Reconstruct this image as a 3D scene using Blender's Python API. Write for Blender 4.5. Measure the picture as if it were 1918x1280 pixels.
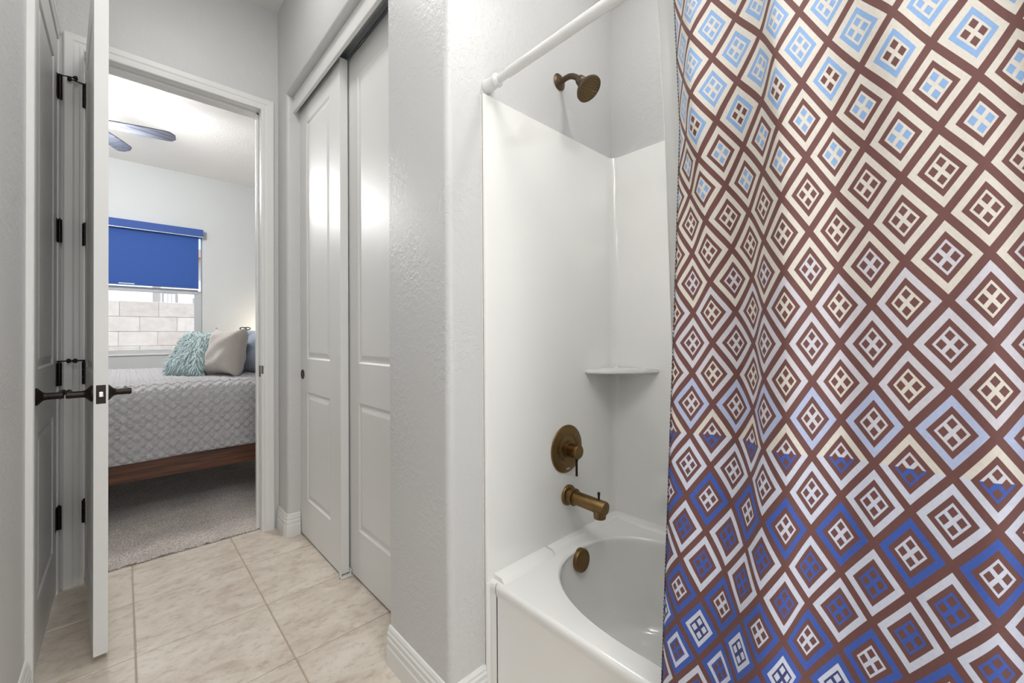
import bpy, bmesh, math, random
from mathutils import Vector, Matrix
random.seed(7)
for o in list(bpy.data.objects): bpy.data.objects.remove(o)
S = bpy.context.scene
C = S.collection
PI = math.pi

# ------------------------------------------------------------------ camera
YAW, PITCH, ROLL, FPX, PPY = 0.756076989, 0.00840992656, -0.00685625648, 771.502438, -15.3716
CH = 1.10
cy, sy, cp, sp, cr, sr = math.cos(YAW), math.sin(YAW), math.cos(PITCH), math.sin(PITCH), math.cos(ROLL), math.sin(ROLL)
FW = Vector((sy*cp, cy*cp, sp)); r0 = Vector((cy, -sy, 0)); u0 = r0.cross(FW)
RT = cr*r0 + sr*u0; UP = -sr*r0 + cr*u0
cam = bpy.data.cameras.new('camera'); co = bpy.data.objects.new('camera', cam); C.objects.link(co)
co.matrix_world = Matrix(((RT.x, UP.x, -FW.x, 0), (RT.y, UP.y, -FW.y, 0), (RT.z, UP.z, -FW.z, CH), (0, 0, 0, 1)))
cam.sensor_fit = 'HORIZONTAL'; cam.sensor_width = 36; cam.lens = FPX/1918*36
cam.shift_y = PPY/1918; cam.clip_start = 0.02; cam.clip_end = 200
S.camera = co

# ------------------------------------------------------------------ sky, sun, lights, exposure
W = bpy.data.worlds.new('world'); S.world = W; W.use_nodes = True
nt = W.node_tree; nt.nodes.clear()
sk = nt.nodes.new('ShaderNodeTexSky'); sk.sky_type = 'NISHITA'; sk.sun_disc = False
sk.sun_elevation = math.radians(58); sk.sun_rotation = math.radians(200); sk.air_density = 1.0; sk.dust_density = 1.5
bg = nt.nodes.new('ShaderNodeBackground'); bg.inputs[1].default_value = 0.22
wo = nt.nodes.new('ShaderNodeOutputWorld')
nt.links.new(sk.outputs[0], bg.inputs[0]); nt.links.new(bg.outputs[0], wo.inputs[0])

def light(name, kind, loc, power, color=(1, 1, 1), size=.1, rot=None, sizey=None, spot=None):
    l = bpy.data.lights.new(name, kind); l.energy = power; l.color = color
    if kind == 'AREA':
        l.size = size
        if sizey: l.shape = 'RECTANGLE'; l.size_y = sizey
    elif kind == 'SUN': l.angle = size
    else: l.shadow_soft_size = size
    if spot: l.spot_size = spot; l.spot_blend = .6
    o = bpy.data.objects.new(name, l); C.objects.link(o); o.location = loc
    if rot: o.rotation_euler = rot
    return o
light('sun', 'SUN', (0, 0, 20), 3.3, (1, .97, .93), math.radians(.6), (math.radians(32), 0, math.radians(-20)))
WARM = (1.0, .988, .972)
light('bathroom_fill_light', 'AREA', (.22, -.25, 2.99), 15, WARM, .8)  # broad overhead fill, added to even out the bathroom walls
light('hall_fill_light', 'AREA', (.22, 1.75, 3.0), 3.6, WARM, .3)  # small unseen fill added over the passage
light('wall_lamp_bulb', 'POINT', (-.10, .72, 2.12), 1.7, WARM, .035)
light('shower_lamp_bulb', 'POINT', (1.0, .42, 2.42), 3.6, WARM, .03)
light('fan_lamp_bulb', 'POINT', (-.227, 4.29, 2.50), 54, (1, .99, .98), .16)
light('bedside_lamp_bulb', 'POINT', (1.45, 5.75, 1.15), 7, (1, .86, .66), .06)
light('rear_fill_light', 'AREA', (.3, -1.15, 1.25), 8.5, (1, 1, 1), .9, (math.radians(80), 0, 0), 1.0)  # soft forward fill added behind the camera, not daylight from a known window
vs = S.view_settings
vs.view_transform = 'Standard'; vs.look = 'None'; vs.gamma = 1; vs.use_curve_mapping = False; vs.exposure = 0.66

# ------------------------------------------------------------------ materials
def srgb(r, g, b):
    f = lambda c: (c/255/12.92 if c/255 <= .04045 else ((c/255+.055)/1.055)**2.4)
    return (f(r), f(g), f(b), 1)
def newmat(name):
    m = bpy.data.materials.new(name); m.use_nodes = True
    return m, m.node_tree, m.node_tree.nodes['Principled BSDF']
def N(t, typ, **kw):
    n = t.nodes.new(typ)
    for k, v in kw.items():
        if k == 'inp':
            for a, b in v.items(): n.inputs[a].default_value = b
        else: setattr(n, k, v)
    return n
def math_(t, op, a, b=None, c=None):
    n = t.nodes.new('ShaderNodeMath'); n.operation = op
    for i, x in enumerate((a, b, c)):
        if x is None: continue
        if isinstance(x, (int, float)): n.inputs[i].default_value = x
        else: t.links.new(x, n.inputs[i])
    return n.outputs[0]
def coords(t, kind='Object', scale=(1, 1, 1)):
    tc = N(t, 'ShaderNodeTexCoord'); mp = N(t, 'ShaderNodeMapping'); mp.inputs['Scale'].default_value = scale
    t.links.new(tc.outputs[kind], mp.inputs[0]); return mp.outputs[0]
def pos(t, scale=(1, 1, 1)):
    g = N(t, 'ShaderNodeNewGeometry'); mp = N(t, 'ShaderNodeMapping'); mp.inputs['Scale'].default_value = scale
    t.links.new(g.outputs['Position'], mp.inputs[0]); return mp.outputs[0]
def noise(t, vec, scale, detail=2, rough=.5, dist=0):
    n = N(t, 'ShaderNodeTexNoise', inp={'Scale': scale, 'Detail': detail, 'Roughness': rough, 'Distortion': dist})
    t.links.new(vec, n.inputs['Vector']); return n.outputs['Fac']
def ramp(t, fac, stops, interp='LINEAR'):
    r = N(t, 'ShaderNodeValToRGB'); e = r.color_ramp; e.interpolation = interp
    while len(e.elements) > 1: e.elements.remove(e.elements[-1])
    e.elements[0].position = stops[0][0]; e.elements[0].color = stops[0][1]
    for p, c in stops[1:]:
        x = e.elements.new(p); x.color = c
    t.links.new(fac, r.inputs[0]); return r.outputs[0]
def bump(t, b, h, strength, dist):
    n = N(t, 'ShaderNodeBump', inp={'Strength': strength, 'Distance': dist})
    t.links.new(h, n.inputs['Height']); t.links.new(n.outputs[0], b.inputs['Normal'])
def mixc(t, f, a, b):
    n = N(t, 'ShaderNodeMix', data_type='RGBA')
    for s, x in ((n.inputs[0], f), (n.inputs[6], a), (n.inputs[7], b)):
        if isinstance(x, (int, float, tuple)): s.default_value = x
        else: t.links.new(x, s)
    return n.outputs[2]
def setp(b, col=None, rough=.5, metal=0, **kw):
    if col: b.inputs['Base Color'].default_value = col
    b.inputs['Roughness'].default_value = rough; b.inputs['Metallic'].default_value = metal
    for k, v in kw.items(): b.inputs[k].default_value = v

def wallpaint(name, col, rough=.42, amt=.5):
    m, t, b = newmat(name); setp(b, col, rough)
    v = pos(t)
    a = noise(t, v, 48, 3, .55, .5); a = ramp(t, a, [(.46, (0, 0, 0, 1)), (.56, (1, 1, 1, 1))])
    f = noise(t, v, 140, 2)
    big = noise(t, v, 3.2, 1); big = ramp(t, big, [(.4, (.15,)*3+(1,)), (.62, (1, 1, 1, 1))])
    h = math_(t, 'ADD', math_(t, 'MULTIPLY', a, big), math_(t, 'MULTIPLY', f, .35))
    bump(t, b, h, amt, .0022)
    c = mixc(t, noise(t, v, 5, 2), tuple(x*.985 for x in col[:3])+(1,), tuple(min(1, x*1.015) for x in col[:3])+(1,))
    t.links.new(c, b.inputs['Base Color'])
    return m
WALL = wallpaint('wall_paint', srgb(206, 206, 205), .4, .32)
WALLB = wallpaint('bedroom_wall_paint', srgb(204, 207, 208), .55, .3)
CEIL = wallpaint('ceiling_paint', srgb(232, 231, 228), .6, .5)
def plain(name, col, rough=.4, metal=0, nscale=60, namt=.03, bmp=.0, **kw):
    m, t, b = newmat(name); setp(b, col, rough, metal, **kw)
    v = coords(t); n = noise(t, v, nscale, 3)
    c = mixc(t, n, tuple(x*(1-namt) for x in col[:3])+(1,), tuple(min(1, x*(1+namt)) for x in col[:3])+(1,))
    t.links.new(c, b.inputs['Base Color'])
    if bmp: bump(t, b, n, .5, bmp)
    return m
TRIM = plain('white_trim_paint', srgb(228, 228, 226), .3, nscale=12, namt=.01, bmp=.0003)
DOOR = plain('white_door_paint', srgb(228, 228, 226), .4, nscale=14, namt=.01, bmp=.0003)
ACRY = plain('white_acrylic', srgb(238, 238, 235), .1, nscale=4, namt=.008, **{'Coat Weight': .3})
BRONZE = plain('oil_rubbed_bronze', (.215, .135, .056, 1), .36, 1, nscale=90, namt=.25, bmp=.0002)
HEADB = plain('dark_brushed_bronze', (.115, .080, .052, 1), .4, .9, nscale=90, namt=.25)
DBRONZE = plain('dark_bronze', (.022, .015, .013, 1), .32, .7, nscale=60, namt=.3)
BLACK = plain('black_rubber', (.012, .012, .013, 1), .6)
STEEL = plain('brushed_steel', (.62, .60, .57, 1), .3, 1, nscale=80, namt=.1)
ALU = plain('track_aluminium', (.60, .62, .63, 1), .4, .5, nscale=30, namt=.15)
RODM = plain('white_rod_enamel', srgb(232, 232, 230), .22)
VINYL = plain('white_window_vinyl', srgb(196, 198, 200), .4)
CAULK = plain('caulk', srgb(214, 212, 206), .6, nscale=90, namt=.12, bmp=.0008)
GROUT = plain('grout', srgb(176, 162, 144), .8, nscale=120, namt=.1)
STUCCO = plain('neighbour_stucco', srgb(214, 204, 192), .9, nscale=20, namt=.06, bmp=.002)
GRAVEL = plain('yard_gravel', srgb(190, 176, 158), .95, nscale=30, namt=.2)
DARKGL = plain('far_window_glass', srgb(120, 132, 150), .1)

def tilemat():
    m, t, b = newmat('travertine_tile'); setp(b, None, .38)
    oi = N(t, 'ShaderNodeObjectInfo'); g = N(t, 'ShaderNodeNewGeometry')
    ad = N(t, 'ShaderNodeVectorMath', operation='ADD'); cm = N(t, 'ShaderNodeCombineXYZ')
    r = math_(t, 'MULTIPLY', oi.outputs['Random'], 37)
    t.links.new(r, cm.inputs[0]); t.links.new(r, cm.inputs[1])
    t.links.new(g.outputs['Position'], ad.inputs[0]); t.links.new(cm.outputs[0], ad.inputs[1])
    mp = N(t, 'ShaderNodeMapping'); mp.inputs['Rotation'].default_value = (0, 0, .5); mp.inputs['Scale'].default_value = (1, 1.5, 1)
    t.links.new(ad.outputs[0], mp.inputs[0])
    a = noise(t, mp.outputs[0], 5, 8, .62, .8); c = noise(t, mp.outputs[0], 22, 6, .7)
    col = ramp(t, a, [(.30, srgb(192, 179, 165)), (.5, srgb(212, 202, 188)), (.70, srgb(224, 216, 205))])
    c2 = ramp(t, c, [(.35, srgb(178, 160, 142)), (.5, (1, 1, 1, 1))])
    n = N(t, 'ShaderNodeMix', data_type='RGBA', blend_type='MULTIPLY'); n.inputs[0].default_value = .38
    t.links.new(col, n.inputs[6]); t.links.new(c2, n.inputs[7]); t.links.new(n.outputs[2], b.inputs['Base Color'])
    bump(t, b, c, .25, .0006)
    return m
TILE = tilemat()
def carpetmat():
    m, t, b = newmat('carpet_pile'); setp(b, None, 1, **{'Sheen Weight': .3})
    v = pos(t); f = noise(t, v, 170, 3, .7); g = noise(t, v, 4, 3, .6, .4)
    c = ramp(t, f, [(.34, srgb(118, 109, 105)), (.52, srgb(196, 185, 177)), (.66, srgb(244, 234, 224))])
    n = N(t, 'ShaderNodeMix', data_type='RGBA', blend_type='MULTIPLY'); n.inputs[0].default_value = .6
    t.links.new(c, n.inputs[6]); t.links.new(ramp(t, g, [(.4, (.74, .74, .76, 1)), (.6, (1, 1, 1, 1))]), n.inputs[7])
    t.links.new(n.outputs[2], b.inputs['Base Color']); bump(t, b, f, 1, .0028)
    return m
CARPET = carpetmat()
def woodmat(name, c1, c2, axis='x', rough=.38):
    m, t, b = newmat(name); setp(b, None, rough)
    v = coords(t, scale={'x': (1.2, 22, 22), 'y': (22, 1.2, 22)}[axis])
    a = noise(t, v, 2.4, 6, .6, .5)
    t.links.new(ramp(t, a, [(.32, c1), (.66, c2)]), b.inputs['Base Color']); bump(t, b, a, .2, .001)
    return m
WOOD = woodmat('walnut_stained_wood', (.035, .011, .005, 1), (.17, .062, .026, 1))
FANW = woodmat('grey_weathered_wood', srgb(52, 53, 60), srgb(92, 97, 110))
def fabric(name, col, rough=.9, scale=400, amt=.12, bmp=.001, sheen=.2, transl=0):
    m, t, b = newmat(name); setp(b, col, rough, **{'Sheen Weight': sheen})
    n = noise(t, coords(t), scale, 2)
    t.links.new(mixc(t, n, tuple(x*(1-amt) for x in col[:3])+(1,), tuple(min(1, x*(1+amt)) for x in col[:3])+(1,)), b.inputs['Base Color'])
    bump(t, b, n, .5, bmp)
    if transl:
        tr = N(t, 'ShaderNodeBsdfTranslucent'); tr.inputs[0].default_value = col
        mx = N(t, 'ShaderNodeMixShader'); mx.inputs[0].default_value = transl
        t.links.new(b.outputs[0], mx.inputs[1]); t.links.new(tr.outputs[0], mx.inputs[2])
        t.links.new(mx.outputs[0], t.nodes['Material Output'].inputs[0])
    return m
QUILT = fabric('grey_quilt', srgb(176, 174, 176), .75, 300, .06, .0008, .35)
SHADE = fabric('blue_shade_cloth', srgb(62, 98, 172), .8, 500, .04, .0003, .1, .35)
NAVY = fabric('blue_valance_cloth', srgb(58, 88, 156), .8, 500, .04, .0003, .1)
PGREY = fabric('grey_velvet', srgb(176, 168, 162), .8, 130, .12, .002, .6)
PBLUE = fabric('blue_grey_knit', srgb(150, 160, 176), .85, 90, .25, .003, .4)
TEALF = fabric('pale_teal_fur', srgb(182, 202, 204), .7, 22, .35, .001, .5)
LINER = fabric('liner_vinyl', srgb(226, 226, 224), .25, 8, .01, .0004, 0, .4)

def glassmat():
    m = bpy.data.materials.new('window_glass'); m.use_nodes = True; t = m.node_tree; t.nodes.clear()
    o = N(t, 'ShaderNodeOutputMaterial'); tr = N(t, 'ShaderNodeBsdfTransparent'); gl = N(t, 'ShaderNodeBsdfGlossy', inp={'Roughness': .02})
    tr.inputs[0].default_value = (.93, .95, .96, 1)
    fr = N(t, 'ShaderNodeFresnel', inp={'IOR': 1.12}); mx = N(t, 'ShaderNodeMixShader')
    t.links.new(fr.outputs[0], mx.inputs[0]); t.links.new(tr.outputs[0], mx.inputs[1]); t.links.new(gl.outputs[0], mx.inputs[2])
    t.links.new(mx.outputs[0], o.inputs[0]); return m
GLASS = glassmat()
def lampmat(name, col, s):
    m, t, b = newmat(name); setp(b, (.9, .9, .88, 1), .3)
    b.inputs['Emission Color'].default_value = col; b.inputs['Emission Strength'].default_value = s
    return m
LAMPG = lampmat('lamp_glass', (1, .95, .88, 1), 4)

def blockmat():
    m, t, b = newmat('concrete_block'); setp(b, None, .95)
    oi = N(t, 'ShaderNodeObjectInfo'); n = noise(t, pos(t), 14, 5, .65)
    f = math_(t, 'ADD', math_(t, 'MULTIPLY', n, .7), math_(t, 'MULTIPLY', oi.outputs['Random'], .3))
    t.links.new(ramp(t, f, [(.3, srgb(200, 190, 180)), (.75, srgb(226, 218, 210))]), b.inputs['Base Color']); bump(t, b, n, .5, .004)
    return m
BLOCK = blockmat()

def curtainmat():
    m, t, b = newmat('patterned_curtain_cloth')
    uv = N(t, 'ShaderNodeUVMap'); uv.uv_map = 'fabric'
    sx = N(t, 'ShaderNodeSeparateXYZ'); t.links.new(uv.outputs[0], sx.inputs[0])
    U, V = sx.outputs[0], sx.outputs[1]
    a = math_(t, 'MULTIPLY', math_(t, 'ADD', U, V), .5); bb = math_(t, 'MULTIPLY', math_(t, 'SUBTRACT', U, V), .5)
    ra, rb = math_(t, 'ROUND', a), math_(t, 'ROUND', bb)
    p = math_(t, 'ABSOLUTE', math_(t, 'SUBTRACT', a, ra)); q = math_(t, 'ABSOLUTE', math_(t, 'SUBTRACT', bb, rb))
    mm = math_(t, 'MULTIPLY', math_(t, 'MAXIMUM', p, q), 2)
    cross = math_(t, 'MULTIPLY', math_(t, 'MINIMUM', p, q), 2)
    n = math_(t, 'SUBTRACT', ra, rb)
    nf = math_(t, 'MULTIPLY', math_(t, 'ADD', n, 12.5), 1/26)
    brown = srgb(118, 77, 72); cream = srgb(234, 227, 216); lil = srgb(223, 220, 228); peri = srgb(192, 203, 236)
    lb = srgb(150, 186, 232); db = srgb(66, 98, 186); wb = srgb(222, 226, 242); nav = srgb(62, 70, 128)
    def rr(st): return ramp(t, nf, [((s+12)/26, c) for s, c in st], 'CONSTANT')
    outer = rr([(-12, cream), (-1, lil), (2, peri), (3, cream), (4, wb), (5, db), (6, wb), (8, db), (11, wb), (12, db)])
    ring = rr([(-12, lb), (-6, brown), (9, wb), (11, brown)])
    frame = rr([(-12, cream), (-2, lil), (-1, cream), (0, lil), (1, cream), (2, lil), (4, wb), (6, db), (8, wb), (9, nav), (10, db)])
    pane = rr([(-12, lb), (-7, brown), (-6, lb), (-4, brown), (9, wb), (10, brown)])
    is3 = math_(t, 'COMPARE', n, 3, .1); low = math_(t, 'MULTIPLY', is3, math_(t, 'GREATER_THAN', V, 2.98))
    outer = mixc(t, low, outer, wb); frame = mixc(t, low, frame, db)
    gt = lambda x, k: math_(t, 'GREATER_THAN', x, k)
    c = mixc(t, math_(t, 'MULTIPLY', gt(cross, .075), gt(.335, mm) if False else math_(t, 'LESS_THAN', mm, .335)), frame, pane)
    c = mixc(t, gt(mm, .42), c, ring); c = mixc(t, gt(mm, .605), c, outer); c = mixc(t, gt(mm, .855), c, brown)
    w = N(t, 'ShaderNodeTexNoise', inp={'Scale': 9, 'Detail': 3}); t.links.new(uv.outputs[0], w.inputs['Vector'])
    wv = ramp(t, w.outputs['Fac'], [(.3, (.83, .83, .83, 1)), (.7, (.91, .91, .91, 1))])
    mu = N(t, 'ShaderNodeMix', data_type='RGBA', blend_type='MULTIPLY'); mu.inputs[0].default_value = 1
    t.links.new(c, mu.inputs[6]); t.links.new(wv, mu.inputs[7])
    setp(b, None, .75); b.inputs['Sheen Weight'].default_value = .1
    t.links.new(mu.outputs[2], b.inputs['Base Color'])
    tr = N(t, 'ShaderNodeBsdfTranslucent'); t.links.new(mu.outputs[2], tr.inputs[0])
    mx = N(t, 'ShaderNodeMixShader'); mx.inputs[0].default_value = .12
    t.links.new(b.outputs[0], mx.inputs[1]); t.links.new(tr.outputs[0], mx.inputs[2])
    t.links.new(mx.outputs[0], t.nodes['Material Output'].inputs[0])
    fine = noise(t, coords(t, scale=(1, 1, 1)), 900, 1); bump(t, b, fine, .3, .0004)
    return m
CURT = curtainmat()

# ------------------------------------------------------------------ mesh helpers
MW = {}
def empty(name, loc=(0, 0, 0), rz=0, label=None, cat=None, group=None, kind=None, parent=None):
    o = bpy.data.objects.new(name, None); C.objects.link(o); o.empty_display_size = .05
    o.location = loc; o.rotation_euler = (0, 0, rz)
    M = Matrix.Translation(loc) @ Matrix.Rotation(rz, 4, 'Z')
    if parent: o.parent = parent; M = MW[parent] @ M
    MW[o] = M
    tag(o, label, cat, group, kind); return o
def tag(o, label=None, cat=None, group=None, kind=None):
    for k, v in (('label', label), ('category', cat), ('group', group), ('kind', kind)):
        if v: o[k] = v
def obj(name, bm, mat, parent=None, world=True, smooth=False, label=None, cat=None, kind=None, group=None, angle=35):
    if parent and world: bm.transform(MW[parent].inverted())
    me = bpy.data.meshes.new(name); bm.to_mesh(me); bm.free()
    me.materials.append(mat)
    if smooth:
        me.shade_smooth() if hasattr(me, 'shade_smooth') else None
        if hasattr(me, 'set_sharp_from_angle'): me.set_sharp_from_angle(angle=math.radians(angle))
    o = bpy.data.objects.new(name, me); C.objects.link(o)
    if parent: o.parent = parent; MW[o] = MW[parent]
    else: MW[o] = Matrix.Identity(4)
    tag(o, label, cat, group, kind); return o
def box(x0, x1, y0, y1, z0, z1, bev=0, bm=None, seg=1, M=None):
    b = bmesh.new(); bmesh.ops.create_cube(b, size=1)
    for v in b.verts: v.co = Vector(((x0+x1)/2+v.co.x*(x1-x0), (y0+y1)/2+v.co.y*(y1-y0), (z0+z1)/2+v.co.z*(z1-z0)))
    if bev: bmesh.ops.bevel(b, geom=list(b.edges), offset=bev, segments=seg, affect='EDGES', profile=.5)
    if M: b.transform(M)
    return join(bm, b)
def join(bm, b):
    if bm is None: return b
    me = bpy.data.meshes.new('t'); b.to_mesh(me); b.free(); bm.from_mesh(me); bpy.data.meshes.remove(me); return bm
def grid(rows, bm=None, closeu=False, closev=False):
    b = bmesh.new(); vv = [[b.verts.new(p) for p in r] for r in rows]
    n, m = len(vv), len(vv[0])
    for i in range(n if closev else n-1):
        for j in range(m if closeu else m-1):
            a = vv[i][j]; c = vv[i][(j+1) % m]; d = vv[(i+1) % n][(j+1) % m]; e = vv[(i+1) % n][j]
            try: b.faces.new((a, c, d, e))
            except ValueError: pass
    return join(bm, b) if bm else b
def lathe(prof, o, d, seg=24, bm=None, cap=True):
    """prof: (distance along axis, radius)"""
    d = Vector(d).normalized(); x = d.orthogonal().normalized(); y = d.cross(x); o = Vector(o)
    rows = [[o+d*h+(x*math.cos(2*PI*k/seg)+y*math.sin(2*PI*k/seg))*max(r, 1e-5) for k in range(seg)] for h, r in prof]
    b = grid(rows, closeu=True)
    if cap:
        b.verts.ensure_lookup_table()
        n = len(rows)
        b.faces.new([b.verts[k] for k in range(seg)][::-1]); b.faces.new([b.verts[(n-1)*seg+k] for k in range(seg)])
    bmesh.ops.recalc_face_normals(b, faces=b.faces)
    return join(bm, b) if bm else b
def tube(pts, r, seg=12, bm=None):
    pts = [Vector(p) for p in pts]; rows = []
    up = None
    for i, p in enumerate(pts):
        d = (pts[min(i+1, len(pts)-1)]-pts[max(i-1, 0)]).normalized()
        up = d.orthogonal().normalized() if up is None else (up-d*up.dot(d)).normalized()
        s = d.cross(up); rr = r[i] if isinstance(r, (list, tuple)) else r
        rows.append([p+(up*math.cos(2*PI*k/seg)+s*math.sin(2*PI*k/seg))*rr for k in range(seg)])
    b = grid(rows, closeu=True); b.verts.ensure_lookup_table(); n = len(rows)
    b.faces.new([b.verts[k] for k in range(seg)][::-1]); b.faces.new([b.verts[(n-1)*seg+k] for k in range(seg)])
    bmesh.ops.recalc_face_normals(b, faces=b.faces)
    return join(bm, b) if bm else b
def prism(poly, z0, z1, bm=None):
    b = bmesh.new(); lo = [b.verts.new((x, y, z0)) for x, y in poly]; hi = [b.verts.new((x, y, z1)) for x, y in poly]
    b.faces.new(lo); b.faces.new(hi); n = len(poly)
    for i in range(n): b.faces.new((lo[i], lo[(i+1) % n], hi[(i+1) % n], hi[i]))
    bmesh.ops.recalc_face_normals(b, faces=b.faces)
    return join(bm, b) if bm else b
def sweep(prof, path, nrm, bm=None, flip=1):
    """prof (a, b): a = sideways offset in the plane of the path, b = along nrm"""
    nrm = Vector(nrm); P = [Vector(p) for p in path]; rows = []
    side = lambda d: d.cross(nrm)*flip
    for i, p in enumerate(P):
        if i == 0: m = side((P[1]-P[0]).normalized())
        elif i == len(P)-1: m = side((P[-1]-P[-2]).normalized())
        else:
            a = side((P[i]-P[i-1]).normalized()); c = side((P[i+1]-P[i]).normalized()); m = (a+c)/(1+a.dot(c))
        rows.append([p+m*u+nrm*v for u, v in prof])
    b = grid(rows, closeu=True); b.verts.ensure_lookup_table(); k = len(prof); n = len(rows)
    b.faces.new([b.verts[j] for j in range(k)]); b.faces.new([b.verts[(n-1)*k+j] for j in range(k)])
    bmesh.ops.recalc_face_normals(b, faces=b.faces)
    return join(bm, b) if bm else b
def arc(cx, cy_, r, a0, a1, n=6): return [(cx+r*math.cos(math.radians(a0+(a1-a0)*k/n)), cy_+r*math.sin(math.radians(a0+(a1-a0)*k/n))) for k in range(n+1)]
def struct(name, bm, mat, parent=None, **k):
    return obj(name, bm, mat, parent, kind=None if parent else 'structure', **k)

# ------------------------------------------------------------------ setting: shell
XL, YD, XR, YE, XB = -.218, 2.695, .66, .96, 1.483          # left wall, door wall, closet wall, shower end wall, shower back wall
HC = 3.02
# bathroom floor: grout bed with single tiles
fl = struct('floor', box(-.30, 1.35, -1.3, 2.732, -.06, -.003), GROUT)
xs = [-.369, .031, .431, .831, 1.231]; ys = [2.735, 2.343, 1.947, 1.551, 1.155, .759, .363, -.033, -.429, -.825, -1.221]
cache = {}
for j in range(len(ys)-1):
    for i in range(len(xs)-1):
        x0, x1 = max(xs[i], -.217)+.0022, xs[i+1]-.0022
        y1, y0 = ys[j]-.0022, ys[j+1]+.0022
        if x0 > .8 and y0 < 1.1: continue
        if y1 < -.9: continue
        if y1 < .96 and x1 > .80: x1 = .792
        key = (round(x1-x0, 3), round(y1-y0, 3))
        if key not in cache:
            b = box(0, x1-x0, 0, y1-y0, -.008, 0, .0018)
            me = bpy.data.meshes.new('tile'); b.to_mesh(me); b.free(); me.materials.append(TILE); cache[key] = me
        o = bpy.data.objects.new('tile', cache[key]); C.objects.link(o); o.parent = fl; o.location = (x0, y0, random.uniform(-.0004, .0004))

# ceilings
struct('ceiling', box(-.35, .80, -1.35, 2.80, HC, HC+.1), CEIL)
struct('ceiling_1', box(.661, 1.6, -.75, .96, 2.46, 2.55), CEIL)
struct('ceiling_2', box(-2.3, 3.0, 2.80, 6.2, HC, HC+.1), CEIL)
struct('ceiling_3', box(.80, 3.0, .96, 2.80, HC, HC+.1), CEIL)
# left wall with door opening
JZ = 2.425
b = box(-.33, XL, -1.3, 2.004, 0, HC); b = box(-.33, XL, 2.004, 2.66, JZ, HC, bm=b); b = box(-.33, XL, 2.66, YD, 0, HC, bm=b)
struct('wall_left', b, WALL)
# door wall with opening x -.131 .. .571
b = box(-.33, -.145, YD, 2.80, 0, HC); b = box(-.145, .585, YD, 2.80, JZ, HC, bm=b); b = box(.585, XR+.1, YD, 2.80, 0, HC, bm=b)
struct('wall_back', b, WALL)
# right wall: closet side, with bull-nosed corners
poly = [(XR, 1.308)]+[(x, y) for x, y in arc(XR+.022, YE+.022, .022, 180, 270, 8)]+[(1.60, YE), (1.60, 1.308)]
b = prism(poly, 0, HC)
poly = [(XR, YD)]+[(x, y) for x, y in arc(XR+.018, 2.52+.018, .018, 180, 270, 8)]+[(.83, 2.52), (.83, YD)]
b = prism(poly, 0, HC, bm=b)
# header over the closet with rounded underside
hp = [(XR, HC)]+[(XR+.016-.016*math.cos(a), 2.475-.016*math.sin(a)) for a in [k*PI/12 for k in range(7)]]+[(.80, 2.459), (.80, HC)]
bb = bmesh.new(); A = [bb.verts.new((x, 1.300, z)) for x, z in hp]; B = [bb.verts.new((x, 2.535, z)) for x, z in hp]
bb.faces.new(A); bb.faces.new(B)
for i in range(len(hp)): bb.faces.new((A[i], A[(i+1) % len(hp)], B[(i+1) % len(hp)], B[i]))
bmesh.ops.recalc_face_normals(bb, faces=bb.faces); b = join(b, bb)
b = box(XR, XR+.1, -.75, YE, 2.46, HC, bm=b)
struct('wall_right', b, WALL, smooth=True, angle=25)
struct('wall_closet', box(1.30, 1.34, 1.308, 2.52, 0, 2.6), WALL)
struct('wall_shower', box(XB, 1.60, -.62, YE, 0, 2.46), WALL)
struct('wall_foot', box(.80, 1.60, -.72, -.58, 0, 2.46), WALL)
struct('wall_rear', box(-.33, .8, -1.40, -1.30, 0, HC), WALL)
struct('wall_vanity', box(.80, .9, -1.3, -.72, 0, HC), WALL)
# bedroom shell
struct('wall_bedroom_left', box(-2.2, -2.1, 2.8, 6.05, 0, HC), WALLB)
struct('wall_bedroom_right', box(2.4, 2.5, 2.8, 6.05, 0, HC), WALLB)
b = box(-2.2, -.145, 2.80, 2.82, 0, HC); b = box(.585, 2.4, 2.80, 2.82, 0, HC, bm=b); b = box(-.145, .585, 2.80, 2.82, JZ, HC, bm=b)
struct('wall_bedroom_near', b, WALLB)
WX0, WX1, WZ0, WZ1, WY = -.55, .676, .935, 2.34, 6.043
b = box(-2.2, WX0, WY, 6.19, 0, HC); b = box(WX1, 2.5, WY, 6.19, 0, HC, bm=b)
b = box(WX0, WX1, WY, 6.19, 0, WZ0, bm=b); b = box(WX0, WX1, WY, 6.19, WZ1, HC, bm=b)
struct('wall_far', b, WALLB)

# carpet
rows = []
rnd = random.Random(3)
def cz(x, y): return .006+rnd.uniform(-.003, .004)
b = box(-2.1, 2.4, 2.734, 6.04, -.03, .004)
gx = [-.16+.012*k for k in range(62)]; gy = [2.734+.012*k for k in range(60)]
gg = grid([[(x if 2.734 < y else x, y+(rnd.uniform(-.003, .002) if y < 2.74 else 0), cz(x, y)) for x in gx] for y in gy])
b = join(b, gg)
obj('carpet', b, CARPET, label='grey-beige cut pile carpet covering the bedroom floor beyond the doorway', cat='carpet', kind='stuff', smooth=True, angle=80)

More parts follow.
